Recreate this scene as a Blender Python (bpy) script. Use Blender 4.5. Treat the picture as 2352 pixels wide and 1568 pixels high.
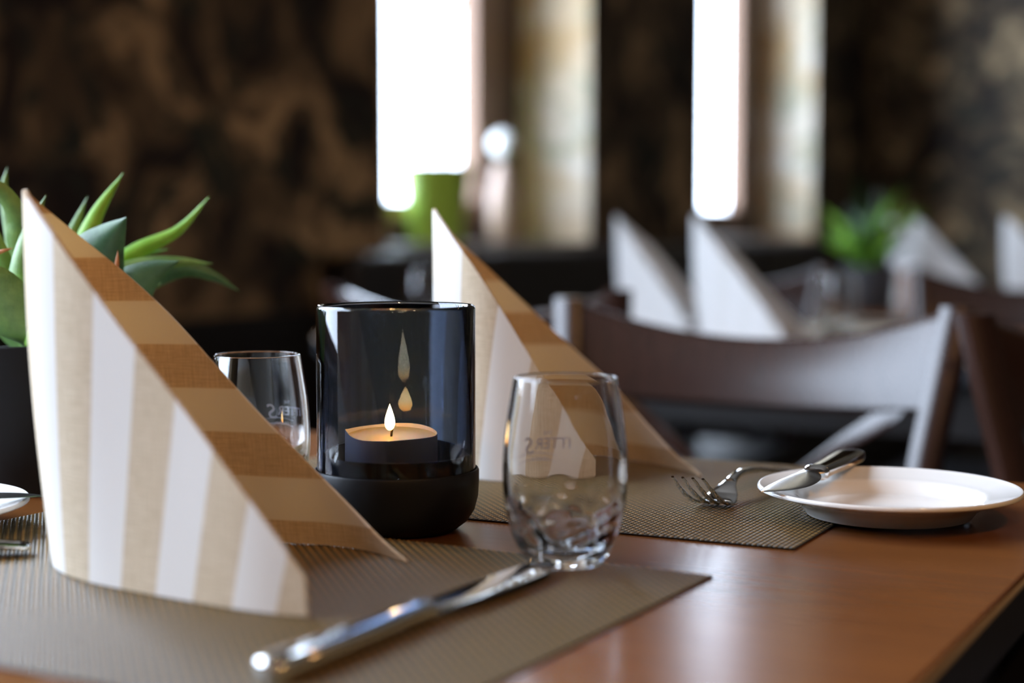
import bpy, bmesh, math, random
import numpy as np
from mathutils import Vector, Matrix
for o in list(bpy.data.objects): bpy.data.objects.remove(o)
R = math.radians; PI = math.pi; rnd = random.Random(7)
sc = bpy.context.scene; COL = sc.collection
TT = 0.75                                   # table top height
ANG = R(-28); CA, SA = math.cos(ANG), math.sin(ANG)
def P(a, b, z=0.0):                         # room axes (a along the tables, b across the room) -> world
    return Vector((CA*a - SA*b, SA*a + CA*b, z))
# ------------------------------------------------------------ camera, sky, lights, exposure
cam = bpy.data.cameras.new('camera'); co = bpy.data.objects.new('camera', cam); COL.objects.link(co)
co.location = (0, 0, TT+0.18); co.rotation_euler = (R(90-4.112), 0, 0)
cam.lens = 56.63; cam.sensor_width = 36; cam.clip_start = 0.01
cam.dof.use_dof = True; cam.dof.focus_distance = 0.975; cam.dof.aperture_fstop = 2.9; cam.dof.aperture_blades = 0
sc.camera = co
w = bpy.data.worlds.new('sky'); sc.world = w; w.use_nodes = True
bg = w.node_tree.nodes['Background']; bg.inputs[0].default_value = (0.68, 0.81, 1.0, 1); bg.inputs[1].default_value = 18
sc.view_settings.view_transform = 'Standard'; sc.view_settings.look = 'None'
sc.view_settings.exposure = 0.0; sc.view_settings.gamma = 1; sc.view_settings.use_curve_mapping = False
sc.cycles.use_denoising = True
sc.cycles.max_bounces = 14; sc.cycles.transmission_bounces = 12; sc.cycles.transparent_max_bounces = 12
sc.cycles.sample_clamp_indirect = 12; sc.cycles.blur_glossy = 0.5
WIN = [(3.16, 4.27), (5.16, 6.40), (-1.30, 1.86)]    # openings in the window wall, along b
AW = -2.017; WT = 0.27; ZS, ZH, CZ = 0.885, 2.95, 3.25
for i, (b0, b1) in enumerate(WIN):
    L = bpy.data.lights.new('window_portal', 'AREA'); L.shape = 'RECTANGLE'; L.size = b1-b0; L.size_y = ZH-ZS
    L.cycles.is_portal = True
    o = bpy.data.objects.new('window_portal', L); COL.objects.link(o)
    o.location = P(AW-WT-0.08, (b0+b1)/2, (ZS+ZH)/2)
    d = P(1, 0, 0)
    o.rotation_euler = d.to_track_quat('-Z', 'Y').to_euler()
def warm(a, b, z, e, r=0.05):
    L = bpy.data.lights.new('ceiling_lamp_light', 'POINT'); L.energy = e; L.color = (1.0, 0.52, 0.19); L.shadow_soft_size = r
    o = bpy.data.objects.new('ceiling_lamp_light', L); COL.objects.link(o); o.location = P(a, b, z)
warm(0.7, 0.2, 2.1, 26); warm(0.7, 2.6, 2.1, 4); warm(0.3, -0.8, 2.1, 27)
# ------------------------------------------------------------ materials
def mat(name, base=(.5,.5,.5), rough=.5, metal=0., spec=.5, **kw):
    m = bpy.data.materials.new(name); m.use_nodes = True
    p = m.node_tree.nodes['Principled BSDF']
    p.inputs['Base Color'].default_value = (*base, 1); p.inputs['Roughness'].default_value = rough
    p.inputs['Metallic'].default_value = metal; p.inputs['Specular IOR Level'].default_value = spec
    for k, v in kw.items(): p.inputs[k].default_value = v
    return m
class N:                                    # tiny node helper
    def __init__(s, m): s.t = m.node_tree; s.p = s.t.nodes['Principled BSDF'] if 'Principled BSDF' in s.t.nodes else None
    def n(s, typ, **kw):
        x = s.t.nodes.new(typ)
        for k, v in kw.items():
            if k[0] == '_': x.inputs[int(k[1:])].default_value = v
            else: setattr(x, k, v)
        return x
    def l(s, a, b): s.t.links.new(a, b)
    def ramp(s, fac, stops):
        r = s.n('ShaderNodeValToRGB'); e = r.color_ramp.elements
        while len(e) < len(stops): e.new(.5)
        for q, (pos, c) in zip(e, stops): q.position = pos; q.color = (*c, 1)
        s.l(fac, r.inputs[0]); return r.outputs[0]
    def mix(s, f, a, b, mode='MIX'):
        x = s.n('ShaderNodeMix', data_type='RGBA', blend_type=mode)
        for sock, v in ((x.inputs[0], f), (x.inputs[6], a), (x.inputs[7], b)):
            if isinstance(v, (int, float)): sock.default_value = v
            elif isinstance(v, tuple): sock.default_value = (*v, 1)
            else: s.l(v, sock)
        return x.outputs[2]
    def noise(s, scale, detail=3, vec=None, rough=.5, dist=0.):
        x = s.n('ShaderNodeTexNoise'); x.inputs['Scale'].default_value = scale; x.inputs['Detail'].default_value = detail
        x.inputs['Roughness'].default_value = rough; x.inputs['Distortion'].default_value = dist
        if vec is not None: s.l(vec, x.inputs['Vector'])
        return x.outputs[0]
    def coord(s, which='Object', scale=None, rot=None):
        c = s.n('ShaderNodeTexCoord').outputs[which]
        if scale or rot:
            mp = s.n('ShaderNodeMapping'); s.l(c, mp.inputs[0])
            if scale: mp.inputs['Scale'].default_value = scale
            if rot: mp.inputs['Rotation'].default_value = rot
            c = mp.outputs[0]
        return c
    def bump(s, h, strength=.3, dist=.001):
        b = s.n('ShaderNodeBump'); b.inputs['Strength'].default_value = strength; b.inputs['Distance'].default_value = dist
        s.l(h, b.inputs['Height']); s.l(b.outputs[0], s.p.inputs['Normal'])
def wood(name, c1, c2, rough, scale=(3, 40, 40), spec=.5, coat=0.):
    m = mat(name, c1, rough, spec=spec); k = N(m)
    v = k.coord('Object', scale)
    n1 = k.noise(2.2, 6, v, .6, .6); n2 = k.noise(14, 3, v, .6)
    col = k.mix(k.ramp(n1, [(.3, (0,0,0)), (.7, (1,1,1))]), c1, c2)
    col = k.mix(.35, col, k.mix(n2, c1, c2), 'MIX')
    k.l(col, k.p.inputs['Base Color'])
    rr = k.n('ShaderNodeMapRange'); k.l(n1, rr.inputs[0]); rr.inputs[3].default_value = rough*.85; rr.inputs[4].default_value = rough*1.15
    k.l(rr.outputs[0], k.p.inputs['Roughness'])
    k.p.inputs['Coat Weight'].default_value = coat; k.p.inputs['Coat Roughness'].default_value = .15
    k.bump(n2, .02, .0004)
    return m
M = {}
M['table'] = wood('table_wood', (.190, .070, .019), (.115, .041, .012), .22, (6, 60, 60), .10)
M['chair'] = wood('dark_chair_wood', (.034, .014, .009), (.020, .008, .005), .26, (30, 30, 4), .5, 0)
M['edge'] = mat('edge_highlight_pale', (.52, .44, .32), .35)  # light caught by the table edge, put in as a pale colour
M['core'] = mat('dark_tabletop_core', (.016, .018, .022), .35)
M['black_wood'] = wood('black_wood', (.012, .009, .008), (.006, .005, .005), .4, (20, 20, 20))
M['floor'] = wood('floor_boards', (.022, .014, .010), (.014, .009, .007), .6, (.6, 6, 6), .3)
def wallpaper(name, dark, brown, tan, teal):
    m = mat(name, brown, .62, spec=.3); k = N(m)
    v = k.coord('Object')
    a = k.noise(4.2, 4, v, .60, .9); b = k.noise(5.5, 3, v, .6, 1.4); c = k.noise(2.6, 2, v, .5, .5)
    col = k.ramp(a, [(.42, dark), (.49, brown), (.53, brown), (.60, tan)])
    col = k.mix(k.ramp(b, [(.525, (0,0,0)), (.62, (1,1,1))]), col, teal)
    col = k.mix(k.ramp(c, [(.40, (.5,.5,.5)), (.62, (0,0,0))]), col, dark)
    k.l(col, k.p.inputs['Base Color']); return m
M['wallpaper'] = wallpaper('mottled_leaf_wallpaper', (.022, .017, .018), (.185, .138, .085), (.58, .43, .25), (.032, .042, .036))
M['reveal'] = wallpaper('daylit_reveal_wallpaper', (.62, .44, .24), (.76, .66, .50), (.84, .80, .72), (.48, .50, .38))  # wall paper made paler: daylight on the reveals put into its colours
M['ceiling'] = mat('ceiling_paint', (.14, .12, .10), .8)
M['frame_light'] = wood('light_window_wood', (.25, .14, .085), (.20, .11, .065), .45, (20, 20, 3))
M['frame_dark'] = wood('dark_window_wood', (.10, .055, .032), (.06, .033, .02), .45, (20, 20, 3))
M['sill'] = mat('sill_board', (.14, .10, .075), .4)
M['leather'] = mat('black_leather', (.018, .018, .022), .38)
M['steel'] = mat('polished_steel', (.78, .77, .75), .07, 1.0)
M['steel_dull'] = mat('brushed_steel', (.60, .59, .57), .20, 1.0)
M['porcelain'] = mat('glazed_porcelain', (.80, .79, .765), .07, spec=.5)
M['black_base'] = mat('matte_black_silicone', (.008, .009, .012), .45, spec=.22)
M['pot_black'] = mat('black_pot', (.008, .008, .009), .5, spec=.2)
M['alu'] = mat('tealight_aluminium', (.66, .60, .60), .38, .35)
M['wick'] = mat('burnt_wick', (.01, .008, .006), .9)
M['wax'] = mat('candle_wax', (.82, .52, .26), .35, **{'Subsurface Weight': .6, 'Subsurface Radius': (.02, .009, .004), 'Subsurface Scale': .5})
M['lime'] = mat('lime_green_glaze', (.50, .85, .12), .4)
M['white'] = mat('white_matt_ceramic', (.82, .82, .80), .5)
M['beige'] = mat('beige_ceramic', (.48, .34, .28), .5)
M['soil'] = mat('potting_soil', (.02, .014, .01), .9)
M['stem'] = mat('pale_stem', (.30, .32, .16), .6)
M['etch'] = mat('etched_lettering', (.62, .60, .72), .6)
def glassmat(name, col, ior=1.5):
    m = bpy.data.materials.new(name); m.use_nodes = True; t = m.node_tree; t.nodes.clear()
    g = t.nodes.new('ShaderNodeBsdfGlass'); g.inputs['Color'].default_value = (*col, 1); g.inputs['Roughness'].default_value = 0.0; g.inputs['IOR'].default_value = ior
    o = t.nodes.new('ShaderNodeOutputMaterial'); t.links.new(g.outputs[0], o.inputs[0]); return m
M['glass'] = glassmat('clear_glass', (.985, .99, .99), 1.5)
M['smoke'] = glassmat('smoked_glass', (1, 1, 1), 1.5)
_t = M['smoke'].node_tree; _v = _t.nodes.new('ShaderNodeVolumeAbsorption'); _v.inputs['Color'].default_value = (.10, .20, .36, 1); _v.inputs['Density'].default_value = 520
_t.links.new(_v.outputs[0], [x for x in _t.nodes if x.type == 'OUTPUT_MATERIAL'][0].inputs['Volume'])
def panemat():
    m = bpy.data.materials.new('window_glass'); m.use_nodes = True; t = m.node_tree; t.nodes.clear()
    tr = t.nodes.new('ShaderNodeBsdfTransparent'); gl = t.nodes.new('ShaderNodeBsdfGlossy'); gl.inputs['Roughness'].default_value = 0
    f = t.nodes.new('ShaderNodeFresnel'); f.inputs[0].default_value = 1.5
    mx = t.nodes.new('ShaderNodeMixShader'); o = t.nodes.new('ShaderNodeOutputMaterial')
    ge = t.nodes.new('ShaderNodeNewGeometry'); sb = t.nodes.new('ShaderNodeMath'); sb.operation = 'SUBTRACT'; sb.inputs[0].default_value = 1; t.links.new(ge.outputs['Backfacing'], sb.inputs[1])
    mu = t.nodes.new('ShaderNodeMath'); mu.operation = 'MULTIPLY'; t.links.new(f.outputs[0], mu.inputs[0]); t.links.new(sb.outputs[0], mu.inputs[1])
    t.links.new(mu.outputs[0], mx.inputs[0]); t.links.new(tr.outputs[0], mx.inputs[1]); t.links.new(gl.outputs[0], mx.inputs[2]); t.links.new(mx.outputs[0], o.inputs[0])
    return m
M['pane'] = panemat()
def flamemat():
    m = bpy.data.materials.new('candle_flame'); m.use_nodes = True; t = m.node_tree; t.nodes.clear()
    c = t.nodes.new('ShaderNodeTexCoord'); s = t.nodes.new('ShaderNodeSeparateXYZ'); r = t.nodes.new('ShaderNodeValToRGB')
    e = r.color_ramp.elements; e[0].position = 0.0; e[0].color = (.55, .16, .02, 1); e[1].position = 1; e[1].color = (1, .52, .16, 1)
    for pos, col in ((.22, (1, .45, .10, 1)), (.42, (1, .62, .24, 1)), (.75, (1, .62, .24, 1))): q = e.new(pos); q.color = col
    em = t.nodes.new('ShaderNodeEmission'); em.inputs[1].default_value = 220; o = t.nodes.new('ShaderNodeOutputMaterial')
    t.links.new(c.outputs['Generated'], s.inputs[0]); t.links.new(s.outputs[2], r.inputs[0]); t.links.new(r.outputs[0], em.inputs[0]); t.links.new(em.outputs[0], o.inputs[0])
    return m
M['flame'] = flamemat()
def napkinmat(name='striped_linen_napkin', l1=(.60, .48, .33), l2=(.78, .67, .51), tint=(1.0, .76, .42), fr=.30):
    m = bpy.data.materials.new(name); m.use_nodes = True; k = N(m); t = m.node_tree
    at = k.n('ShaderNodeAttribute', attribute_name='stripe')     # distance across the printed stripes, mm
    uv = k.n('ShaderNodeUVMap', uv_map='UVMap').outputs[0]
    mm = k.n('ShaderNodeMath', operation='PINGPONG'); k.l(at.outputs['Fac'], mm.inputs[0]); mm.inputs[1].default_value = 24.5
    st = k.n('ShaderNodeMapRange'); k.l(mm.outputs[0], st.inputs[0]); st.inputs[1].default_value = 11.9; st.inputs[2].default_value = 12.6
    def thread(sx, sy):
        mp = k.n('ShaderNodeMapping'); k.l(uv, mp.inputs[0]); mp.inputs['Scale'].default_value = (sx, sy, 1)
        return k.noise(1.0, 3, mp.outputs[0], .7)
    ta, tb = thread(60, 900), thread(900, 60)
    ad = k.n('ShaderNodeMath', operation='ADD'); k.l(ta, ad.inputs[0]); k.l(tb, ad.inputs[1])
    th = k.n('ShaderNodeMapRange'); k.l(ad.outputs[0], th.inputs[0]); th.inputs[1].default_value = .75; th.inputs[2].default_value = 1.25
    linen = k.mix(th.outputs[0], l1, l2)
    col = k.mix(st.outputs[0], linen, (.84, .83, .81))
    k.l(col, k.p.inputs['Base Color']); k.p.inputs['Roughness'].default_value = .85; k.p.inputs['Specular IOR Level'].default_value = .2
    k.bump(ad.outputs[0], .25, .0004)
    tl = k.n('ShaderNodeBsdfTranslucent'); cw = k.mix(1.0, k.mix(1.0, col, col, 'MULTIPLY'), tint, 'MULTIPLY'); k.l(cw, tl.inputs[0])
    mx = k.n('ShaderNodeMixShader'); mx.inputs[0].default_value = fr
    out = [x for x in t.nodes if x.type == 'OUTPUT_MATERIAL'][0]
    k.l(k.p.outputs[0], mx.inputs[1]); k.l(tl.outputs[0], mx.inputs[2]); k.l(mx.outputs[0], out.inputs[0])
    return m
M['napkin'] = napkinmat()
M['napkin_daylit'] = napkinmat('daylit_white_napkin', (.84, .83, .82), (.88, .87, .86), (1.0, 1.0, 1.0), .50)  # stripes left out: strong daylight on the far napkins put into plain white
def weavemat():
    m = mat('woven_vinyl', (.1, .08, .04), .30, spec=.45); k = N(m)
    at = k.n('ShaderNodeAttribute', attribute_name='strand')
    v = k.coord('Object', (900, 900, 900)); n = k.noise(.35, 2, v)
    base = k.ramp(at.outputs['Fac'], [(.15, (.008, .007, .006)), (.40, (.066, .054, .030)), (.60, (.076, .062, .034)), (.90, (.20, .125, .045))])
    k.l(k.mix(n, base, k.mix(1.0, base, (1.5, 1.45, 1.3), 'MULTIPLY')), k.p.inputs['Base Color']); return m
M['weave'] = weavemat()
def leafmat(name, c1, c2, tip):
    m = mat(name, c1, .42, spec=.4); k = N(m)
    n = k.noise(60, 4, k.coord('Object'), .6); n2 = k.noise(900, 2, k.coord('Object'), .6)
    col = k.mix(k.ramp(n, [(.35, (0,0,0)), (.65, (1,1,1))]), c1, c2)
    k.l(col, k.p.inputs['Base Color']); k.bump(n2, .5, .0006)
    k.p.inputs['Subsurface Weight'].default_value = .15; k.p.inputs['Subsurface Radius'].default_value = (.004, .008, .002)
    return m
M['leaf'] = leafmat('succulent_leaf', (.10, .22, .055), (.19, .34, .09), None)
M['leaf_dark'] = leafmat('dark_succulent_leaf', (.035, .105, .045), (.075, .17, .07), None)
M['leaf_bright'] = leafmat('bright_leaf', (.17, .42, .03), (.26, .52, .06), None)
M['leaf_brown'] = mat('dry_leaf', (.42, .16, .05), .6)
# ------------------------------------------------------------ geometry helpers
class G:
    def __init__(s): s.v = []; s.f = []; s.boxed = False
    def add(s, v, f):
        o = len(s.v); s.v += [tuple(x) for x in v]; s.f += [tuple(i+o for i in q) for q in f]; return s
    def box(s, c, d, bev=0., rz=0., seg=2, mx=None):
        s.boxed = True; bm = bmesh.new(); bmesh.ops.create_cube(bm, size=1)
        for q in bm.verts: q.co = Vector((q.co.x*d[0], q.co.y*d[1], q.co.z*d[2]))
        if bev: bmesh.ops.bevel(bm, geom=list(bm.edges), offset=bev, segments=seg, profile=.5, affect='EDGES')
        mt = mx or (Matrix.Translation(c) @ Matrix.Rotation(rz, 4, 'Z'))
        bm.verts.index_update()
        s.add([mt @ q.co for q in bm.verts], [[q.index for q in f.verts] for f in bm.faces]); bm.free(); return s
    def bar(s, p0, p1, wd, th, bev=0., up=(0,0,1)):
        p0, p1 = Vector(p0), Vector(p1); z = (p1-p0); L = z.length; z.normalize(); x = z.cross(Vector(up))
        if x.length < 1e-4: x = Vector((1,0,0))
        x.normalize(); y = z.cross(x)
        mx = Matrix((x, y, z)).transposed().to_4x4(); mx.translation = (p0+p1)/2
        return s.box(None, (wd, th, L), bev, mx=mx)
    def rings(s, rings, cap=True, close=False):
        n = len(rings[0]); v = [p for r in rings for p in r]; f = []
        m = len(rings)
        for i in range(m if close else m-1):
            for j in range(n):
                a, b = i*n+j, i*n+(j+1) % n; c, d = ((i+1) % m)*n+(j+1) % n, ((i+1) % m)*n+j
                f.append((a, b, c, d))
        if cap and not close: f.append(tuple(range(n))[::-1]); f.append(tuple((m-1)*n+j for j in range(n)))
        return s.add(v, f)
    def lathe(s, prof, n=64, mod=None, c=(0,0,0), close=False):
        # profile (r, z); points on the axis become poles
        rr = []
        for i, (r, z) in enumerate(prof):
            ring = []
            for j in range(n):
                t = 2*PI*j/n; q = r*(mod(t, z, i) if mod else 1)
                ring.append((c[0]+q*math.cos(t), c[1]+q*math.sin(t), c[2]+z))
            rr.append(ring)
        return s.rings(rr, cap=not close, close=close)
    def loft(s, secs, n=16, pw=2.0):
        # secs: centre, width vector, thickness vector
        rr = []
        for c, wv, tv in secs:
            c, wv, tv = Vector(c), Vector(wv), Vector(tv); ring = []
            for j in range(n):
                t = 2*PI*j/n; cx, sx = math.cos(t), math.sin(t)
                ring.append(c + wv*(math.copysign(abs(cx)**(2/pw), cx)) + tv*(math.copysign(abs(sx)**(2/pw), sx)))
            rr.append(ring)
        return s.rings(rr)
    def obj(s, name, m, parent=None, smooth=True, loc=None, rz=0., auto=True):
        me = bpy.data.meshes.new(name); me.from_pydata(s.v, [], s.f)
        bm = bmesh.new(); bm.from_mesh(me); bmesh.ops.remove_doubles(bm, verts=bm.verts, dist=1e-7); bmesh.ops.dissolve_degenerate(bm, edges=bm.edges, dist=1e-8)
        bmesh.ops.recalc_face_normals(bm, faces=bm.faces); bm.to_mesh(me); bm.free()
        me.materials.append(m)
        if smooth:
            me.shade_smooth()
            if auto: me.set_sharp_from_angle(angle=R(40))
        o = bpy.data.objects.new(name, me); COL.objects.link(o)
        if s.boxed and smooth: wn = o.modifiers.new('weighted_normals', 'WEIGHTED_NORMAL'); wn.keep_sharp = True; wn.weight = 90
        if parent: o.parent = parent
        if loc is not None: o.location = loc
        if rz: o.rotation_euler = (0, 0, rz)
        return o
def tag(o, label, cat, group=None, kind=None):
    o['label'] = label; o['category'] = cat
    if group: o['group'] = group
    if kind: o['kind'] = kind
    return o
def struct(o): o['kind'] = 'structure'; return o
def thing(name, label, cat, loc, rz=0., group=None):
    o = bpy.data.objects.new(name, None); COL.objects.link(o); o.location = loc; o.rotation_euler = (0, 0, rz); o.empty_display_size = .05
    return tag(o, label, cat, group)
def dup(root, loc, rz, label, group=None, name=None):
    r = root.copy(); COL.objects.link(r); r.location = loc; r.rotation_euler = (0, 0, rz); r['label'] = label
    if name: r.name = name
    if group: r['group'] = group
    for ch in list(root.children):
        c = ch.copy(); COL.objects.link(c); c.parent = r
        for g in list(ch.children):
            d = g.copy(); COL.objects.link(d); d.parent = c
    return r
def spline(pts, n, closed=False):           # Catmull-Rom through points
    pts = [Vector(p) for p in pts]; out = []
    q = [2*pts[0]-pts[1]] + pts + [2*pts[-1]-pts[-2]]
    m = len(pts)-1
    for i in range(n+1):
        u = i/n*m; k = min(int(u), m-1); t = u-k; a, b, c, d = q[k:k+4]
        out.append(.5*((2*b) + (c-a)*t + (2*a-5*b+4*c-d)*t*t + (3*b-a-3*c+d)*t**3))
    return out
# ------------------------------------------------------------ room shell (built in room axes, then turned)
ROOM = ANG
A1, B0, B1 = 5.5, -8.0, 7.3
def sobj(g, name, m, smooth=False): return struct(g.obj(name, m, None, smooth, rz=ROOM))
sobj(G().box(((AW+A1)/2, (B0+B1)/2, -.05), (A1-AW+.6, B1-B0+.4, .1)), 'floor', M['floor'])
sobj(G().box(((AW+A1)/2, (B0+B1)/2, CZ+.05), (A1-AW+.6, B1-B0+.4, .1)), 'ceiling', M['ceiling'])
g = G(); ac = AW-WT/2-.03; th = WT+.06
bs = sorted(WIN); edges = [B0-.1] + [x for q in bs for x in q] + [B1+.1]
for i in range(0, len(edges), 2): g.box((ac, (edges[i]+edges[i+1])/2, CZ/2), (th, edges[i+1]-edges[i], CZ))
for b0, b1 in WIN:
    g.box((ac, (b0+b1)/2, ZS/2-.02), (th, b1-b0, ZS-.04)); g.box((ac, (b0+b1)/2, (ZH+CZ)/2), (th, b1-b0, CZ-ZH))
sobj(g, 'wall_left', M['wallpaper'])
sobj(G().box(((AW+A1)/2, B1+.1, CZ/2), (A1-AW, .2, CZ)), 'wall_back', M['wallpaper'])
sobj(G().box(((AW+A1)/2, B0-.1, CZ/2), (A1-AW, .2, CZ)), 'wall_front', M['wallpaper'])
sobj(G().box((A1+.1, (B0+B1)/2, CZ/2), (.2, B1-B0, CZ)), 'wall_right', M['wallpaper'])
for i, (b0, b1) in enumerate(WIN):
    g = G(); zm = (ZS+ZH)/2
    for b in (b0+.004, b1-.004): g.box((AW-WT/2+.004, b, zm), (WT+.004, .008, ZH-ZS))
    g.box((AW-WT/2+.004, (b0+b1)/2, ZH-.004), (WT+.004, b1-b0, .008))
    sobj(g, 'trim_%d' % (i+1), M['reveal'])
    fa = AW-WT+.02
    g = G(); bm_ = (b0+b1)/2
    for b in (b0+.07, b1-.07): g.box((fa, b, zm), (.06, .12, ZH-ZS), .004)
    g.box((fa, bm_, ZS+.035), (.06, b1-b0-.02, .07), .004); g.box((fa, bm_, ZH-.05), (.06, b1-b0-.02, .08), .004)
    wn = sobj(g, 'window_%d' % (i+1), M['frame_dark'])
    g = G()
    cw_ = .15 if i < 2 else .05
    for b in (b0+.13+cw_/2, b1-.145-cw_/2): g.box((fa+.012, b, zm), (.055, cw_, ZH-ZS-.10), .004)
    g.box((fa+.012, bm_, ZS+.085), (.055, b1-b0-.28, .05), .004); g.box((fa+.012, bm_, ZH-.10), (.055, b1-b0-.28, .05), .004)
    c = g.obj('casement', M['frame_light'], wn, False)
    G().box((fa, bm_, zm), (.006, b1-b0-.4, ZH-ZS-.16)).obj('pane', M['pane'], wn, False)
    G().box((AW-WT/2+.03, bm_, ZS-.02), (WT+.05, b1-b0-.002, .04), .006).obj('sill', M['sill'], wn, False)
# baseboard and dark panelling under the windows
sobj(G().box((AW+.012, (2.9+B1)/2, .43), (.022, B1-2.9-.01, .86), .003), 'trim_5', M['black_wood'])
sobj(G().box((AW+.012, (B0+2.89)/2, .38), (.022, 2.89-B0-.02, .74), .003), 'trim_6', M['black_wood'])
sobj(G().box(((AW+A1)/2, B1-.010, .06), (A1-AW-.1, .02, .12), .003), 'baseboard_back', M['black_wood'])
# upholstered bench under the two windows
bn = thing('wall_bench', 'long black upholstered bench running below the two bright windows', 'bench', P(AW+.32, 4.85, 0), ROOM)
G().box((-.05, 0, .40), (.46, 3.9, .12), .03, seg=3).obj('seat', M['leather'], bn)
g = G()
for i in range(6): g.box((-.255, -1.625+i*.65, .66), (.07, .645, .42), .025, seg=3)
g.obj('backrest', M['leather'], bn)
G().box((-.06, 0, .18), (.40, 3.86, .34), .005).obj('base', M['black_wood'], bn, False)
# ------------------------------------------------------------ tables
def table(a0, a1, b0, b1, label):
    t = thing('dining_table', label, 'table', P((a0+a1)/2, (b0+b1)/2, 0), ROOM, 'dining tables')
    lx, ly = a1-a0, b1-b0
    G().box((0, 0, TT-.002), (lx, ly, .004), .0012, seg=2).obj('tabletop', M['table'], t)
    G().box((0, 0, TT-.0055), (lx+.001, ly+.001, .003), .0005).obj('edge_highlight', M['edge'], t)  # thin pale line added for the highlight along the edge
    G().box((0, 0, TT-.0205), (lx-.001, ly-.001, .027), .002).obj('tabletop_core', M['core'], t)
    g = G()
    for sy in (-1, 1): g.box((0, sy*(ly/2-.06), TT-.075), (lx-.16, .02, .08))
    for sx in (-1, 1): g.box((sx*(lx/2-.06), 0, TT-.075), (.02, ly-.16, .08))
    g.obj('apron', M['black_wood'], t, False)
    for sx in (-1, 1):
        for sy in (-1, 1): G().box((sx*(lx/2-.06), sy*(ly/2-.06), (TT-.034)/2), (.06, .06, TT-.036), .004).obj('leg', M['black_wood'], t, False)
    return t
table(-1.353, -.153, .400, 1.158, 'brown wooden dining table in the foreground with candle and place settings')
table(-1.54, .25, 2.20, 2.875, 'blurred wooden table behind the nearest crossback chair')
table(-1.35, -.15, 3.15, 3.825, 'blurred far table carrying the small green plant')
# ------------------------------------------------------------ chairs
def chair(label, loc, rz):
    t = thing('crossback_chair', label, 'chair', loc, rz, 'dark crossback chairs')
    n = 24
    def rail(zt, zb, sagt, sagb, hw, bulge, th, y0):
        rr = []
        for i in range(n+1):
            u = -1+2*i/n; x = u*hw; q = 1-u*u; y = y0+bulge*q
            a, b = zt-sagt*q, zb-sagb*q; e = .006; h = th/2
            rr.append([(x, y+dy+.22*(z-zb), z) for dy, z in ((-h, b+e), (-h, a-e), (-h+e, a), (h-e, a), (h, a-e), (h, b+e), (h-e, b), (-h+e, b))])
        return G().rings(rr)
    rail(.846, .745, .036, .008, .205, .030, .022, .052).obj('crest_rail', M['chair'], t)
    rail(.50, .465, 0, 0, .178, .012, .022, -.005).obj('lower_rail', M['chair'], t)
    for s in (-1, 1):
        pts = spline([(s*.185, -.01, .0), (s*.18, -.012, .25), (s*.178, -.012, .46), (s*.190, .026, .66), (s*.205, .056, .78), (s*.214, .074, .85)], 24)
        G().loft([(p, (.0165, 0, 0), (0, .014, 0)) for p in pts], 12, 4).obj('post', M['chair'], t)
        pts = spline([(s*.172, .060, .752), (s*.09, .070, .70), (0, .058+s*.006, .625), (-s*.09, .036, .555), (-s*.168, .004, .49)], 20)
        G().loft([(p, (.031*.62, 0, .031*.78*s), (0, .006, 0)) for p in pts], 10, 4).obj('cross_slat', M['chair'], t)
        G().loft([((s*.19, -.40, z), (.017-.004*(1-z/.44), 0, 0), (0, .017-.004*(1-z/.44), 0)) for z in (.0, .2, .44)], 12, 5).obj('leg', M['chair'], t)
        G().bar((s*.187, -.39, .20), (s*.183, -.01, .20), .02, .012, .002).obj('stretcher', M['chair'], t, False)
    G().box((0, -.20, .455), (.42, .44, .035), .015, seg=3).obj('seat', M['chair'], t)
    G().box((0, -.20, .488), (.39, .40, .03), .013, seg=3).obj('cushion', M['leather'], t)
    return t
RB = ANG+PI
c1 = chair('dark brown crossback chair drawn up behind the foreground table, its crest rail shining', P(-.572, 1.543, 0), ANG)
dup(c1, (.648, 1.455, 0), R(16), 'black shadowed crossback chair at the right border beside the shining one')
dup(c1, P(-1.045, 1.92, 0), RB, 'dark crossback chair whose rail shows behind the white napkin behind the candle')
dup(c1, P(-.55, 3.02, 0), ANG, 'blurred crossback chair between the two far tables, in front of the green plant')
dup(c1, P(-1.17, 3.03, 0), ANG, 'blurred black crossback chair behind the far napkins, nearer the bright windows')
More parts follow.
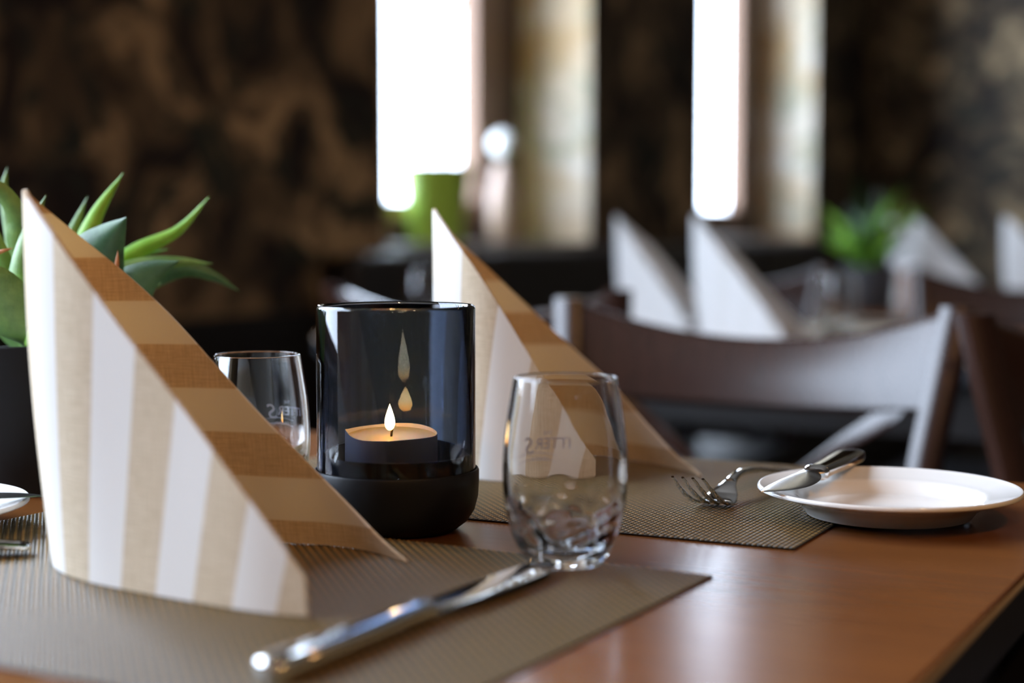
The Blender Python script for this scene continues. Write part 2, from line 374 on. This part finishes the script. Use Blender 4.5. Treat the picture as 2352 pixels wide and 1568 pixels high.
# ------------------------------------------------------------ woven placemats
def weave_mesh(L=.435, W=.300, c=.0031, q=6):
    nx, ny = int(round(L/c)), int(round(W/c)); X = nx*q+1; Y = ny*q+1
    ii, jj = np.meshgrid(np.arange(X), np.arange(Y), indexing='ij')
    u, v = ii/q, jj/q; cu, cv = np.floor(np.minimum(u, nx-1e-6)), np.floor(np.minimum(v, ny-1e-6)); fu, fv = u-cu, v-cv
    fu = np.clip(fu, 0, 1); fv = np.clip(fv, 0, 1)
    par = ((cu+cv) % 2 == 0)
    h1 = .25+.75*np.sin(PI*fu)**.8*np.abs(np.sin(PI*fv))**.5; h1 *= .75+.25*np.abs(np.cos(2*PI*fv))
    h2 = .25+.75*np.sin(PI*fv)**.8*np.abs(np.sin(PI*fu))**.5; h2 *= .75+.25*np.abs(np.cos(2*PI*fu))
    hh = np.where(par, h1, h2); z = hh*.0013+.0005
    val = np.where(hh < .52, 0.0, np.where(par, 1.0, .5))
    co = np.stack([u/nx*L-L/2, v/ny*W-W/2, z], -1).reshape(-1, 3)
    a = (ii[:-1, :-1]*Y+jj[:-1, :-1]).ravel(); f = np.stack([a, a+Y, a+Y+1, a+1], -1)
    # skirt
    me = bpy.data.meshes.new('placemat')
    nv = len(co); ring = [i*Y for i in range(X)] + [(X-1)*Y+j for j in range(1, Y)] + [i*Y+Y-1 for i in range(X-2, -1, -1)] + [j for j in range(Y-2, 0, -1)]
    ring = np.array(ring); low = co[ring].copy(); low[:, 2] = 0.0
    m = len(ring); k = np.arange(m); sk = np.stack([ring[k], nv+k, nv+(k+1) % m, ring[(k+1) % m]], -1)[:, ::-1]
    co = np.vstack([co, low]); f = np.vstack([f, sk])
    me.vertices.add(len(co)); me.vertices.foreach_set('co', co.ravel().astype('f'))
    me.loops.add(len(f)*4); me.loops.foreach_set('vertex_index', f.ravel().astype('i'))
    me.polygons.add(len(f)); me.polygons.foreach_set('loop_start', (np.arange(len(f))*4).astype('i'))
    try: me.polygons.foreach_set('loop_total', np.full(len(f), 4, 'i'))
    except Exception: pass
    me.update(calc_edges=True); me.validate()
    at = me.attributes.new('strand', 'FLOAT', 'POINT')
    s = np.concatenate([val.ravel().astype('f'), np.zeros(m, 'f')]); at.data.foreach_set('value', s)
    me.shade_smooth(); me.materials.append(M['weave']); return me
wm = weave_mesh()
def mat_obj(corner, ang, sgn, label, me=wm):           # corner = world xy of the right-hand corner nearest the table middle
    o = bpy.data.objects.new('placemat', me); COL.objects.link(o)
    u = Vector((math.cos(ang), math.sin(ang), 0)); v = Vector((-math.sin(ang), math.cos(ang), 0))
    o.location = Vector((*corner, TT+.0002)) - u*.2175 + v*(.15*sgn); o.rotation_euler = (0, 0, ang)
    tag(o, label, 'placemat', 'woven placemats'); return o
mat_obj((.103, .8145), R(-29.3), -1, 'olive brown woven placemat under the nearest napkin and knife')
mat_obj((.1565, .8835), R(-27.0), 1, 'olive brown woven placemat under the second napkin and the fork')

for (a, b, lab) in ((-.80, 2.69, 'beige looking blurred placemat on the table behind the shining chair'),):
    wm2 = weave_mesh(.42, .28, .007, 3); wm2.materials.clear(); wm2.materials.append(mat('pale_placemat', (.42, .36, .27), .7))
    o = bpy.data.objects.new('placemat', wm2); COL.objects.link(o); o.location = P(a, b, TT+.0002); o.rotation_euler = (0, 0, ANG)
    tag(o, lab, 'placemat')
# ------------------------------------------------------------ folded napkins
def napkin_mesh(near, far, apex, H, hn, hf, h0=.019, name='folded_napkin', nu=110, nv=36, th=.0011):
    # near / far: base curves running from the near tip to the back fold and from the back fold to the far tip (metres, z=0)
    pts = near + far[1:]; sp = spline([(*p, 0) for p in pts], 400)
    ds = [0.]
    for a, b in zip(sp, sp[1:]): ds.append(ds[-1]+(b-a).length)
    tot = ds[-1]; kv = 400*(len(near)-1)//(len(pts)-1); sv = ds[kv]
    def at(s):
        i = min(max(int(np.searchsorted(ds, s))-1, 0), 399); t = (s-ds[i])/max(ds[i+1]-ds[i], 1e-9); return sp[i].lerp(sp[i+1], t)
    def edge(tab, f):                            # height of the free edge along the base curve
        m_ = len(tab)-1; x = min(max(f, 0), 1)*m_; k_ = min(int(x), m_-1); t = x-k_
        q = [2*tab[0]-tab[1]] + list(tab) + [2*tab[-1]-tab[-2]]; a, b, c, d = q[k_:k_+4]
        return max(.5*(2*b+(c-a)*t+(2*a-5*b+4*c-d)*t*t+(3*b-a-3*c+d)*t**3), .002)
    lean = Vector((apex[0]-at(sv).x, apex[1]-at(sv).y, 0))/H
    us = list(np.linspace(0, sv, nu//2)) + list(np.linspace(sv, tot, nu//2+1))[1:]
    V = []; stripe = []; uv = []
    for s in us:
        b = at(s)
        h = H*(edge(hn, 1-s/sv) if s <= sv else edge(hf, (s-sv)/(tot-sv)))
        d0 = at(min(s+.001, tot))-at(max(s-.001, 0)); nrm = Vector((d0.y, -d0.x, 0)).normalized()
        for j in range(nv+1):
            z = h*j/nv; p = b+lean*z
            p = p + nrm*(.004*math.sin(z/H*PI)*math.sin(s/tot*PI*3)) ; V.append((p+Vector((0, 0, z)), nrm))
            stripe.append((s*1000-4+z*300*(1-s/sv) if s <= sv else z*1000+11.5+12.25+24.5)); uv.append((s, z))
    n = len(us); m = nv+1; g = G(); vs = [a-b*th for a, b in V] + [a+b*th for a, b in V]; N_ = n*m
    f = []
    for i in range(n-1):
        for j in range(nv):
            a = i*m+j; f.append((a, a+1, a+m+1, a+m)); f.append((N_+a, N_+a+m, N_+a+m+1, N_+a+1))
    for i in range(n-1):
        a = i*m; f.append((a, a+m, N_+a+m, N_+a)); a += nv; f.append((a, N_+a, N_+a+m, a+m))
    for j in range(nv):
        a = j; f.append((a, N_+a, N_+a+1, a+1)); a = (n-1)*m+j; f.append((a, a+1, N_+a+1, N_+a))
    me = bpy.data.meshes.new(name); me.from_pydata([tuple(x) for x in vs], [], f)
    at_ = me.attributes.new('stripe', 'FLOAT', 'POINT'); at_.data.foreach_set('value', np.array(stripe*2, 'f'))
    ul = me.uv_layers.new(name='UVMap')
    for lp in me.loops: q = uv[lp.vertex_index % N_]; ul.data[lp.index].uv = q
    bm = bmesh.new(); bm.from_mesh(me); bmesh.ops.recalc_face_normals(bm, faces=bm.faces); bm.to_mesh(me); bm.free()
    me.shade_smooth(); me.set_sharp_from_angle(angle=R(50)); me.materials.append(M['napkin']); return me
def put(me, name, loc, rz=0.):
    o = bpy.data.objects.new(name, me); COL.objects.link(o); o.location = loc; o.rotation_euler = (0, 0, rz); return o
ZM = TT+.0022
near1 = [(-.093, .724), (-.122, .736), (-.159, .759), (-.187, .778), (-.214, .799), (-.235, .825), (-.246, .856)]
far1 = [(-.246, .856), (-.243, .885), (-.225, .902), (-.195, .908), (-.160, .905), (-.127, .896), (-.100, .888), (-.077, .872), (-.056, .843)]
nap1 = napkin_mesh(near1, far1, (-.258, .858), .197, [1, .98, .915, .797, .655, .524, .391, .256, .095], [1, .940, .815, .662, .487, .325, .172, .055, .004])
tag(put(nap1, 'folded_napkin', (0, 0, ZM)), 'largest beige and white striped paper napkin standing folded at the left front', 'napkin', 'standing striped napkins')
near2 = [(.064, 1.112), (.040, 1.112), (.010, 1.113), (-.018, 1.120), (-.040, 1.140), (-.052, 1.165)]
far2 = [(-.052, 1.165), (-.050, 1.198), (-.035, 1.222), (.000, 1.235), (.040, 1.237), (.078, 1.226), (.108, 1.196), (.128, 1.160), (.134, 1.138)]
nap2 = napkin_mesh(near2, far2, (-.056, 1.168), .190, [1, .95, .867, .765, .632, .480, .333, .201, .07], [1, .96, .83, .652, .469, .308, .153, .043, .004])
tag(put(nap2, 'folded_napkin', (0, 0, ZM)), 'striped paper napkin standing folded behind the candle glass and tumbler', 'napkin', 'standing striped napkins')
cc = Vector((sum(p[0] for p in near1+far1)/16, sum(p[1] for p in near1+far1)/16, 0))
nap3 = nap1.copy(); nap3.transform(Matrix.Translation(-cc)); nap3.name = 'folded_napkin'; nap3.materials[0] = M['napkin_daylit']
for (x, y), rz, lab in (((.265, 2.83), -.35, 'blurred white napkin standing left of the bright pair behind the shining chair'),
                        ((.372, 2.55), -.32, 'tall blurred white napkin directly above the crest rail of the shining chair'),
                        ((.960, 3.49), -.2, 'far white napkin right of the small green plant, the nearer of its pair'),
                        ((.965, 3.73), -.3, 'far white napkin half hidden beside the small green plant'),
                        ((1.09, 3.27), -.3, 'blurred white napkin cut off at the right edge of the view')):
    tag(put(nap3, 'folded_napkin', (x, y, TT+.0005), rz), lab, 'napkin', 'standing striped napkins')
# ------------------------------------------------------------ glass tumblers
def tumbler_mesh():
    out = [(0, 0), (.017, 0), (.0195, .0008), (.0225, .004), (.0255, .010), (.0290, .018), (.0312, .027), (.0325, .036), (.0330, .046), (.0328, .056), (.0320, .067), (.0306, .078), (.0290, .088), (.0276, .0965), (.0272, .0985)]
    inn = [(.0264, .0990), (.0257, .0983), (.0262, .0955), (.0278, .086), (.0298, .073), (.0312, .060), (.0315, .046), (.0308, .036), (.0292, .027), (.0262, .0180), (.021, .0115), (.013, .0080), (.006, .0066), (0, .0062)]
    po = spline([(r, 0, z) for r, z in out], 60); pi = spline([(r, 0, z) for r, z in inn], 60)
    pr = [(max(p.x, 0), max(p.z, 0)) for p in po] + [(max(p.x, 0), p.z) for p in pi]
    no = len(po)
    def mod(t, z, i):
        if i >= no and z < .045: k = math.exp(-((z-.020)/.011)**2); return 1+.034*k*math.sin(7*t+z*200)+.028*k*math.sin(11*t-z*330)*math.sin(3*t+z*500)
        if i < no and z < .05: k = math.exp(-((z-.016)/.012)**2); return 1+.010*k*math.sin(9*t-z*120)
        return 1
    pr[0] = (1e-5, 0); pr[-1] = (1e-5, pr[-1][1])
    return G().lathe(pr, 144, mod)
tg = tumbler_mesh()
def radius_at(z):
    zs = [.046, .056, .067, .078, .088]; rs = [.0330, .0328, .0320, .0306, .0290]; return float(np.interp(z, zs, rs))
def lettering(text_items, parent, centre):
    # etched word wrapped on the outside of the bowl; centre = angle round the axis
    vs, fs = [], []
    for txt, size, x0, z0, shear in text_items:
        cu = bpy.data.curves.new('lettering', 'FONT'); cu.body = txt; cu.size = size; cu.shear = shear; cu.space_character = .95
        to = bpy.data.objects.new('lettering', cu); COL.objects.link(to); bpy.context.view_layer.update()
        me = to.to_mesh(); o = len(vs)
        vs += [(v.co.x+x0, v.co.y+z0) for v in me.vertices]; fs += [tuple(i+o for i in p.vertices) for p in me.polygons]
        to.to_mesh_clear(); COL.objects.unlink(to); bpy.data.objects.remove(to)
    n = 24                                        # ribbon under the word
    for band, zz in ((0, .0530), (1, .0490)):
        o = len(vs)
        for i in range(n+1):
            x = -.010+.024*i/n; s = .0018*math.sin(i/n*PI); vs += [(x, zz+s), (x, zz+s+.00035)]
        fs += [(o+2*i, o+2*i+2, o+2*i+3, o+2*i+1) for i in range(n)]
    co = []
    for x, z in vs:
        r = radius_at(z)+.00012; a = centre+x/.032; co.append((r*math.cos(a), r*math.sin(a), z))
    g = G().add(co, fs); o = g.obj('lettering', M['etch'], parent, False); o['label'] = 'pale etched lettering'; return o
def tumbler(x, y, z, label, rz, text=None):
    t = thing('glass_tumbler', label, 'glass', (x, y, z), rz, 'stemless water tumblers')
    tg.obj('bowl', M['glass'], t, auto=False)
    if text is not None: lettering([('ITTER', .0085, -.019, .0570, 0), ('S', .0135, .0018, .0545, .25), ('THE', .0028, -.008, .0645, 0), ('· ORIGINAL ·', .0026, -.008, .0502, 0)], t, text)
    return t
t1 = tumbler(.028, .843, TT+.0019, 'empty clear stemless tumbler in front standing over the knife tip', .3, 1.72)
t2 = tumbler(-.161, 1.014, TT+.0003, 'empty clear etched tumbler half hidden left of the candle holder', 0, 1.25)
for (x, y), lab in (((-.165, 2.96), 'blurred tumbler on the far left end of the table behind the chairs'), ((.53, 2.62), 'blurred tumbler just right of the tall far napkin'),
                    ((1.095, 3.395), 'blurred tumbler on the far table right of the napkin pair'), ((1.13, 3.56), 'blurred tumbler behind the napkin cut off at the right edge')):
    t = thing('glass_tumbler', lab, 'glass', (x, y, TT), 0, 'stemless water tumblers'); b = t1.children[0].copy(); COL.objects.link(b); b.parent = t
# ------------------------------------------------------------ candle holder and tealight
CX, CY = -.0686, .950
ch = thing('candle_holder', 'round candle holder of smoked glass in a matte black bowl base', 'candle holder', (CX, CY, TT+.0003))
pr = [(1e-5, 0), (.033, 0), (.037, .0012), (.0425, .0055), (.0465, .0120), (.0485, .0200), (.0490, .0280), (.0490, .0350), (.0485, .0362), (.0478, .0364), (.0474, .0358), (.0474, .0330),
      (.0436, .0330), (.0434, .0440), (.0430, .0450), (.0420, .0450), (.0414, .0442), (.0410, .0335), (.040, .0318), (1e-5, .0318)]
G().lathe(pr, 128).obj('base', M['black_base'], ch)
gp = [(.0470, .0335), (.0470, .1310), (.0466, .1324), (.0457, .1331), (.0448, .1326), (.0443, .1312), (.0443, .0335)]
G().lathe(gp, 160, close=True).obj('glass_cylinder', M['smoke'], ch)
TX, TY, TZ = -.0722, .956, TT+.0003+.0320
tl = thing('tealight', 'large burning tealight in an aluminium cup inside the smoked glass', 'candle', (TX, TY, TZ))
def dent(t, z, i):
    return 1
def cup():
    g = G(); n = 128; rings = []
    def zt(t): return .0222 + .0022*math.exp(-((t-R(195))/.38)**2) - .0004*math.cos(3*t)
    for (r, zf) in ((1e-5, 0), (.0272, 0), (.0279, .0008), (.0279, 'T'), (.0276, 'T'), (.0275, .0165), (1e-5, .0165)):
        rings.append([(r*math.cos(t), r*math.sin(t), (zt(t) if zf == 'T' else zf)) for t in (2*PI*j/n for j in range(n))])
    return g.rings(rings)
cup().obj('cup', M['alu'], tl)
G().lathe([(1e-5, .0167), (.0273, .0167), (.0273, .0205), (.0255, .0198), (.012, .0192), (.004, .0196), (1e-5, .0200)], 96).obj('wax', M['wax'], tl)
wp = spline([(0, 0, .0196), (.0003, 0, .0225), (.0012, 0, .0250), (.0026, 0, .0258)], 14)
G().loft([(p, (.0007, 0, 0), (0, .0007, 0)) for p in wp], 10).obj('wick', M['wick'], tl)
fl = [(1e-5, .0)] + [(.0034*(math.sin(PI*u**.62)**.85)*(1-.25*u), u*.0145) for u in np.linspace(.02, .985, 36)] + [(1e-5, .0148)]
G().lathe(fl, 40, c=(-.0008, 0, .0232)).obj('flame', M['flame'], tl)
# ------------------------------------------------------------ cutlery
def loc_mx(x, y, z, rz, tilt=0.):
    return Matrix.Translation((x, y, z)) @ Matrix.Rotation(rz, 4, 'Z') @ Matrix.Rotation(tilt, 4, 'Y')
def cutthing(name, label, cat, p0, p1, group):
    # x axis of the object runs from p0 to p1
    p0, p1 = Vector(p0), Vector(p1); d = p1-p0
    o = thing(name, label, cat, p0, 0, group); o.rotation_euler = (0, -math.atan2(d.z, math.hypot(d.x, d.y)), math.atan2(d.y, d.x)); return o
def dinner_knife(label, p0, p1, L=.238, group='table knives'):
    t = cutthing('table_knife', label, 'knife', p0, p1, group)
    W = [(0, .0035, .0028), (.003, .0075, .0042), (.012, .0092, .0050), (.04, .0088, .0046), (.08, .0074, .0042), (.100, .0064, .0042), (.110, .0062, .0044)]
    W = spline(W, 40)
    G().loft([((q.x, 0, .0050), (0, q.y, 0), (0, 0, q.z)) for q in W], 28, 3.2).obj('handle', M['steel'], t)
    G().loft([((x, 0, .0050), (0, w_, 0), (0, 0, h_)) for x, w_, h_ in ((.109, .0062, .0042), (.111, .0070, .0052), (.113, .0070, .0052), (.116, .0060, .0034))], 24, 3).obj('bolster', M['steel'], t)
    B = spline([(.114, .0060, .0022), (.125, .0082, .0014), (.15, .0100, .0011), (.19, .0108, .0009), (.215, .0100, .0008), (.230, .0068, .0006), (.2375, .0015, .0004)], 40)
    G().loft([((q.x, (.0108-q.y)*.55, .0050), (0, q.y, 0), (0, 0, q.z)) for q in B], 20, 1.6).obj('blade', M['steel'], t)
    return t
dinner_knife('long polished steel knife lying on the front placemat, tip behind the tumbler', (-.096, .617, TT+.0022), (.029, .835, TT+.0022))
def butter_knife(label, p0, p1):
    t = cutthing('butter_knife', label, 'knife', p0, p1, 'butter knives on the bread plates')
    W = spline([(0, .0060, .0026), (.003, .0088, .0040), (.02, .0094, .0044), (.06, .0080, .0042), (.078, .0070, .0042)], 30)
    G().loft([((q.x, 0, .0), (0, q.y, 0), (0, 0, q.z)) for q in W], 24, 3.6).obj('handle', M['steel'], t)
    G().loft([((x, 0, 0), (0, w_, 0), (0, 0, h_)) for x, w_, h_ in ((.077, .0070, .0042), (.079, .0080, .0050), (.082, .0080, .0050), (.085, .0068, .0030))], 24, 3).obj('bolster', M['steel'], t)
    B = spline([(.083, .0066, .0020), (.093, .0090, .0012), (.110, .0115, .0009), (.130, .0120, .0007), (.146, .0098, .0006), (.157, .0050, .0005), (.1625, .0006, .0003)], 40)
    G().loft([((q.x, -(.0120-q.y)*.75, 0), (0, q.y, 0), (0, 0, q.z)) for q in B], 20, 1.6).obj('blade', M['steel_dull'], t)
    return t
def fork(label, p0, p1, L=.19):
    t = cutthing('dinner_fork', label, 'fork', p0, p1, 'forks')
    # side profile (x, z): handle end touches, neck rises, bowl rests, tines lift
    side = spline([(0, 0, .0035), (.03, 0, .0075), (.07, 0, .0135), (.100, 0, .0150), (.118, 0, .0105), (.130, 0, .0045), (.142, 0, .0022), (.155, 0, .0050), (.172, 0, .0130), (.190, 0, .0245)], 180)
    def prof(x): 
        i = int(np.searchsorted([p.x for p in side], x)); return side[min(i, 180)].z
    def sec(x, w_, h_, y=0.):
        e = .002; s = (prof(x+e)-prof(x-e))/(2*e); n = Vector((-s, 0, 1)).normalized()
        return ((x, y, prof(x)), (0, w_, 0), n*h_)
    ws = spline([(0, .0045, 0), (.004, .0095, 0), (.02, .0100, 0), (.05, .0078, 0), (.08, .0045, 0), (.105, .0035, 0), (.114, .0040, 0)], 50)
    G().loft([sec(q.x, q.y, .0015+.0006*(q.x > .07)) for q in ws], 20, 2.6).obj('handle', M['steel'], t)
    ws = spline([(.112, .0038, 0), (.120, .0060, 0), (.128, .0100, 0), (.137, .0122, 0), (.146, .0124, 0)], 26)
    G().loft([sec(q.x, q.y, .0011) for q in ws], 20, 3).obj('head', M['steel'], t)
    for k in range(4):
        y = (-.0099+k*.0066)
        xs = np.linspace(.1445, .1895, 20)
        G().loft([sec(x, .0021*(1-.55*((x-.1445)/.045)**2), .0011-.0005*((x-.1445)/.045), y*(1+.06*math.sin((x-.1445)/.045*PI))) for x in xs], 10, 2.4).obj('tine', M['steel'], t)
    return t
F0 = Vector((.218, 1.178, TT+.0020)); 
fork('polished steel fork with upturned tines on the second placemat beside the bread plate', (.196, 1.142, TT+.0020), (.1071, .9743, TT+.0020))
# ------------------------------------------------------------ bread plates with butter knives
def plate_g():
    pr = [(1e-5, .0045), (.030, .0044), (.045, .0046), (.050, .0062), (.0545, .0100), (.058, .0125), (.064, .0140), (.0745, .0168), (.0785, .0180), (.0797, .0176), (.0802, .0164), (.0795, .0152),
          (.074, .0134), (.064, .0108), (.056, .0068), (.0515, .0022), (.0500, .0002), (.0485, 0.0), (.0470, .0006), (.0455, .0020), (.030, .0022), (1e-5, .0022)]
    s = spline([(r, 0, z) for r, z in pr], 150); return G().lathe([(max(p.x, 1e-5), p.z) for p in s], 128)
pg = plate_g()
PX, PY = .2325, .985
pl = tag(pg.obj('bread_plate', M['porcelain'], None, loc=(PX, PY, TT+.0022), auto=False), 'round white porcelain bread plate at the right, steel butter knife across it', 'plate', 'white bread plates')
butter_knife('short steel butter knife lying on the rim of the right hand plate', (.232, 1.086, TT+.0250), (.1515, .9365, TT+.0225))
MC = (P(-.507, .820))
def opp(x, y): return (2*MC.x-x, 2*MC.y-y)
ox, oy = -.364, .928
o = pl.copy(); COL.objects.link(o); o.location = (ox, oy, TT+.0022); tag(o, 'white bread plate cut off at the left edge beside the black pot', 'plate', 'white bread plates')
butter_knife('steel butter knife by the left edge below the black pot', (-.428, .885, TT+.0255), (-.276, .940, TT+.0225))
# spoon-like end of the front setting's fork, left of the large napkin
f2 = fork('steel fork lying left of the largest napkin below the cut off plate', (-.19, .815, TT+.0025), (-.288, .985, TT+.0025))
f2.location = (-.262, .866, TT+.0025); f2.rotation_euler = (0, 0, R(194)) 
# ------------------------------------------------------------ potted plants
def leaf(path, wid, thick, m, parent, side=(0, -1, 0), chan=.35, pw=1.0):
    sp = spline(path, 26); rings = []
    S = Vector(side)
    for i, p in enumerate(sp):
        u = i/26; t = (sp[min(i+1, 26)]-sp[max(i-1, 0)]).normalized()
        wv = t.cross(S)
        if wv.length < 1e-4: wv = t.cross(Vector((1, 0, 0)))
        wv.normalize(); nv = wv.cross(t).normalized()
        k = (math.sin(PI*min(1, (u*.86+.14)**pw))**.8 if u < .999 else 0.02)*wid/2; k = max(k, wid*.01)
        h = thick*(1-u*.75); k = (.55+.45*math.sin(PI/2*u/.35) if u < .35 else max(1-((u-.35)/.65)**1.5, .015))*wid/2
        top = []; bot = []
        for j in range(9):
            x = -1+2*j/8
            top.append(p+wv*(k*x)+nv*(chan*k*(x*x)+h*.5*(1-x*x))); bot.append(p+wv*(k*x)+nv*(chan*k*(x*x)-h*.5*(1-x*x)))
        rings.append(top+bot[-2:0:-1])
    return G().rings(rings).obj('leaf', m, parent)
def pot_g(r0, r1, h, t=.003):
    return G().lathe([(1e-5, 0), (r0-.003, 0), (r0, .002), (r1, h-.001), (r1-.0008, h), (r1-t, h), (r1-t, h-.002), (r0-t, .006), (1e-5, .006)], 96)
QX, QY = -.330, 1.110
pp = thing('potted_succulent', 'green spiky succulent in a matte black pot at the left edge of the near table', 'plant', (QX, QY, TT+.0003))
pot_g(.052, .060, .1005).obj('pot', M['pot_black'], pp)
G().lathe([(1e-5, .086), (.0575, .086), (.0575, .092), (.03, .095), (1e-5, .096)], 48).obj('soil', M['soil'], pp)
def px(x, y, dy=0.): return ((x-1176)/3700*(1.110+dy)+.330, dy, .180-(y-518)/3700*(1.110+dy))
LV = [  # path in the plant's own plane, width, material, thickness, channel
    ([px(60, 790, .02), px(35, 600, .03), px(14, 450, .04), px(22, 385, .045)], .009, 'leaf', .002, .3),
    ([px(70, 790, -.02), px(95, 700, -.03), px(50, 560, -.045), px(45, 500, -.05), px(-5, 428, -.055), px(-60, 440, -.06)], .018, 'leaf', .004, .25),
    ([px(60, 800, -.01), px(30, 690, -.02), px(-10, 560, -.02), px(-30, 480, -.015)], .017, 'leaf', .003, .3),
    ([px(70, 800, -.03), px(48, 720, -.05), px(50, 620, -.055), px(75, 520, -.05), px(110, 450, -.03)], .018, 'leaf', .005, .35),
    ([px(78, 800, -.035), px(62, 770, -.05), px(22, 700, -.062), px(-15, 640, -.07), px(-60, 620, -.08)], .034, 'leaf', .007, .25),
    ([px(90, 800, .0), px(175, 600, .0), px(225, 490, .01), px(288, 398, .02)], .0135, 'leaf_bright', .002, .3),
    ([px(80, 800, .01), px(130, 640, .02), px(165, 540, .03), px(205, 452, .04)], .012, 'leaf', .002, .3),
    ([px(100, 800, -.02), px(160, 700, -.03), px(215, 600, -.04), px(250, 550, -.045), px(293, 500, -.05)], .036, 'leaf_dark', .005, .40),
    ([px(100, 790, .01), px(200, 660, .02), px(310, 580, .03), px(410, 530, .035), px(484, 452, .04)], .0125, 'leaf_bright', .003, .3),
    ([px(100, 790, .0), px(210, 670, .0), px(300, 620, .01), px(400, 602, .015), px(490, 606, .02)], .014, 'leaf', .003, .3),
    ([px(100, 795, .02), px(200, 650, .03), px(290, 595, .04), px(395, 572, .05)], .009, 'leaf', .002, .3),
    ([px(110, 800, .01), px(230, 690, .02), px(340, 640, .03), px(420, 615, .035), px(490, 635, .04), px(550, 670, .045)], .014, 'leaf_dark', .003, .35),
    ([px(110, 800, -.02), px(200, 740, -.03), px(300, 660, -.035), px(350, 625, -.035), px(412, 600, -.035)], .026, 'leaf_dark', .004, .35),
    ([px(110, 800, -.01), px(220, 730, -.01), px(300, 690, .0), px(370, 650, .0)], .014, 'leaf', .003, .3),
    ([px(60, 800, .0), px(10, 720, .0), px(-60, 650, .0), px(-150, 620, .0)], .028, 'leaf', .004, .3),
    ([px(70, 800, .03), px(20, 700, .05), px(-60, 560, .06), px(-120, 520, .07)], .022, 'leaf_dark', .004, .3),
]
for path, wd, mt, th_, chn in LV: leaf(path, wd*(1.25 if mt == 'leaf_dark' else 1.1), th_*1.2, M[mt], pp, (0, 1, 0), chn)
leaf([px(235, 700, -.045), px(255, 660, -.05), px(268, 610, -.052), px(272, 575, -.05)], .005, .001, M['leaf_brown'], pp, (0, 1, 0), .2)['label'] = 'dry orange brown leaf tip'
leaf([px(-30, 590, -.06), px(5, 578, -.066), px(32, 570, -.065)], .003, .001, M['leaf_brown'], pp, (0, 1, 0), .2)['label'] = 'dry orange brown leaf tip'
leaf([px(60, 792, -.05), px(85, 765, -.066), px(110, 740, -.07)], .014, .004, M['leaf_bright'], pp, (0, 1, 0), .2)
# far plant on the third table
fp = thing('potted_succulent', 'small blurred bright green plant in a dark grey pot on the far table', 'plant', (.755, 3.41, TT+.0003))
pot_g(.052, .060, .095).obj('pot', mat('dark_grey_pot', (.035, .037, .042), .5), fp)
G().lathe([(1e-5, .080), (.0575, .080), (.0575, .086), (1e-5, .090)], 32).obj('soil', M['soil'], fp)
for i in range(46):
    t = i*2.399; el = rnd.uniform(.55, 1.5); ln = rnd.uniform(.10, .21)*(.7+.3*math.sin(el)); dx, dy = math.cos(t)*math.cos(el), math.sin(t)*math.cos(el); dz = math.sin(el)
    pts = [(0, 0, .085), (dx*ln*.4, dy*ln*.4, .085+dz*ln*.55), (dx*ln, dy*ln, .085+dz*ln*(.75+.25*dz))]
    leaf(pts, .016, .003, M['leaf_bright' if i % 3 else 'leaf_dark'], fp, (math.sin(t), -math.cos(t), .1), .2)
cp = tag(pot_g(.024, .031, .085, .002).obj('small_cup', M['beige'], None, loc=(.822, 3.30, TT+.0003)), 'small pinkish beige cup right of the far green plant', 'cup')
# window sill: lime planter with slender stems, beige vase with a white ball
wpn = thing('potted_houseplant', 'slender pale plant in a lime green planter on the first window sill', 'plant', P(-2.128, 3.588, ZS+.0005))
pot_g(.066, .092, .20, .006).obj('planter', M['lime'], wpn)
G().lathe([(1e-5, .17), (.082, .17), (.082, .178), (1e-5, .182)], 32).obj('soil', M['soil'], wpn)
for i, (dx, dy, h) in enumerate(((-.02, .0, .62), (.012, -.02, .75), (.03, .02, .5))):
    pts = spline([(dx, dy, .178), (dx*1.3, dy-.01, .178+h*.5), (dx*2.2, dy-.03, .178+h)], 20)
    G().loft([(p, (.0035, 0, 0), (0, .0035, 0)) for p in pts], 8).obj('stem', M['stem'], wpn)
vs = thing('ball_vase', 'beige vase topped by a white ball, before the first window frame', 'ornament', P(-2.11, 3.915, ZS+.0005))
G().lathe([(1e-5, 0), (.030, 0), (.034, .004), (.042, .05), (.040, .11), (.030, .17), (.022, .205), (.022, .215), (.018, .215), (.018, .18), (1e-5, .18)], 48).obj('vase', M['beige'], vs)
b_ = G().lathe([(max(1e-5, .034*math.sin(PI*k/24)), -.034*math.cos(PI*k/24)) for k in range(25)], 48, c=(0, 0, .268)).obj('ball', M['white'], vs)
G().loft([((0, 0, z), (.004, 0, 0), (0, .004, 0)) for z in (.182, .24)], 10).obj('stick', M['stem'], vs)
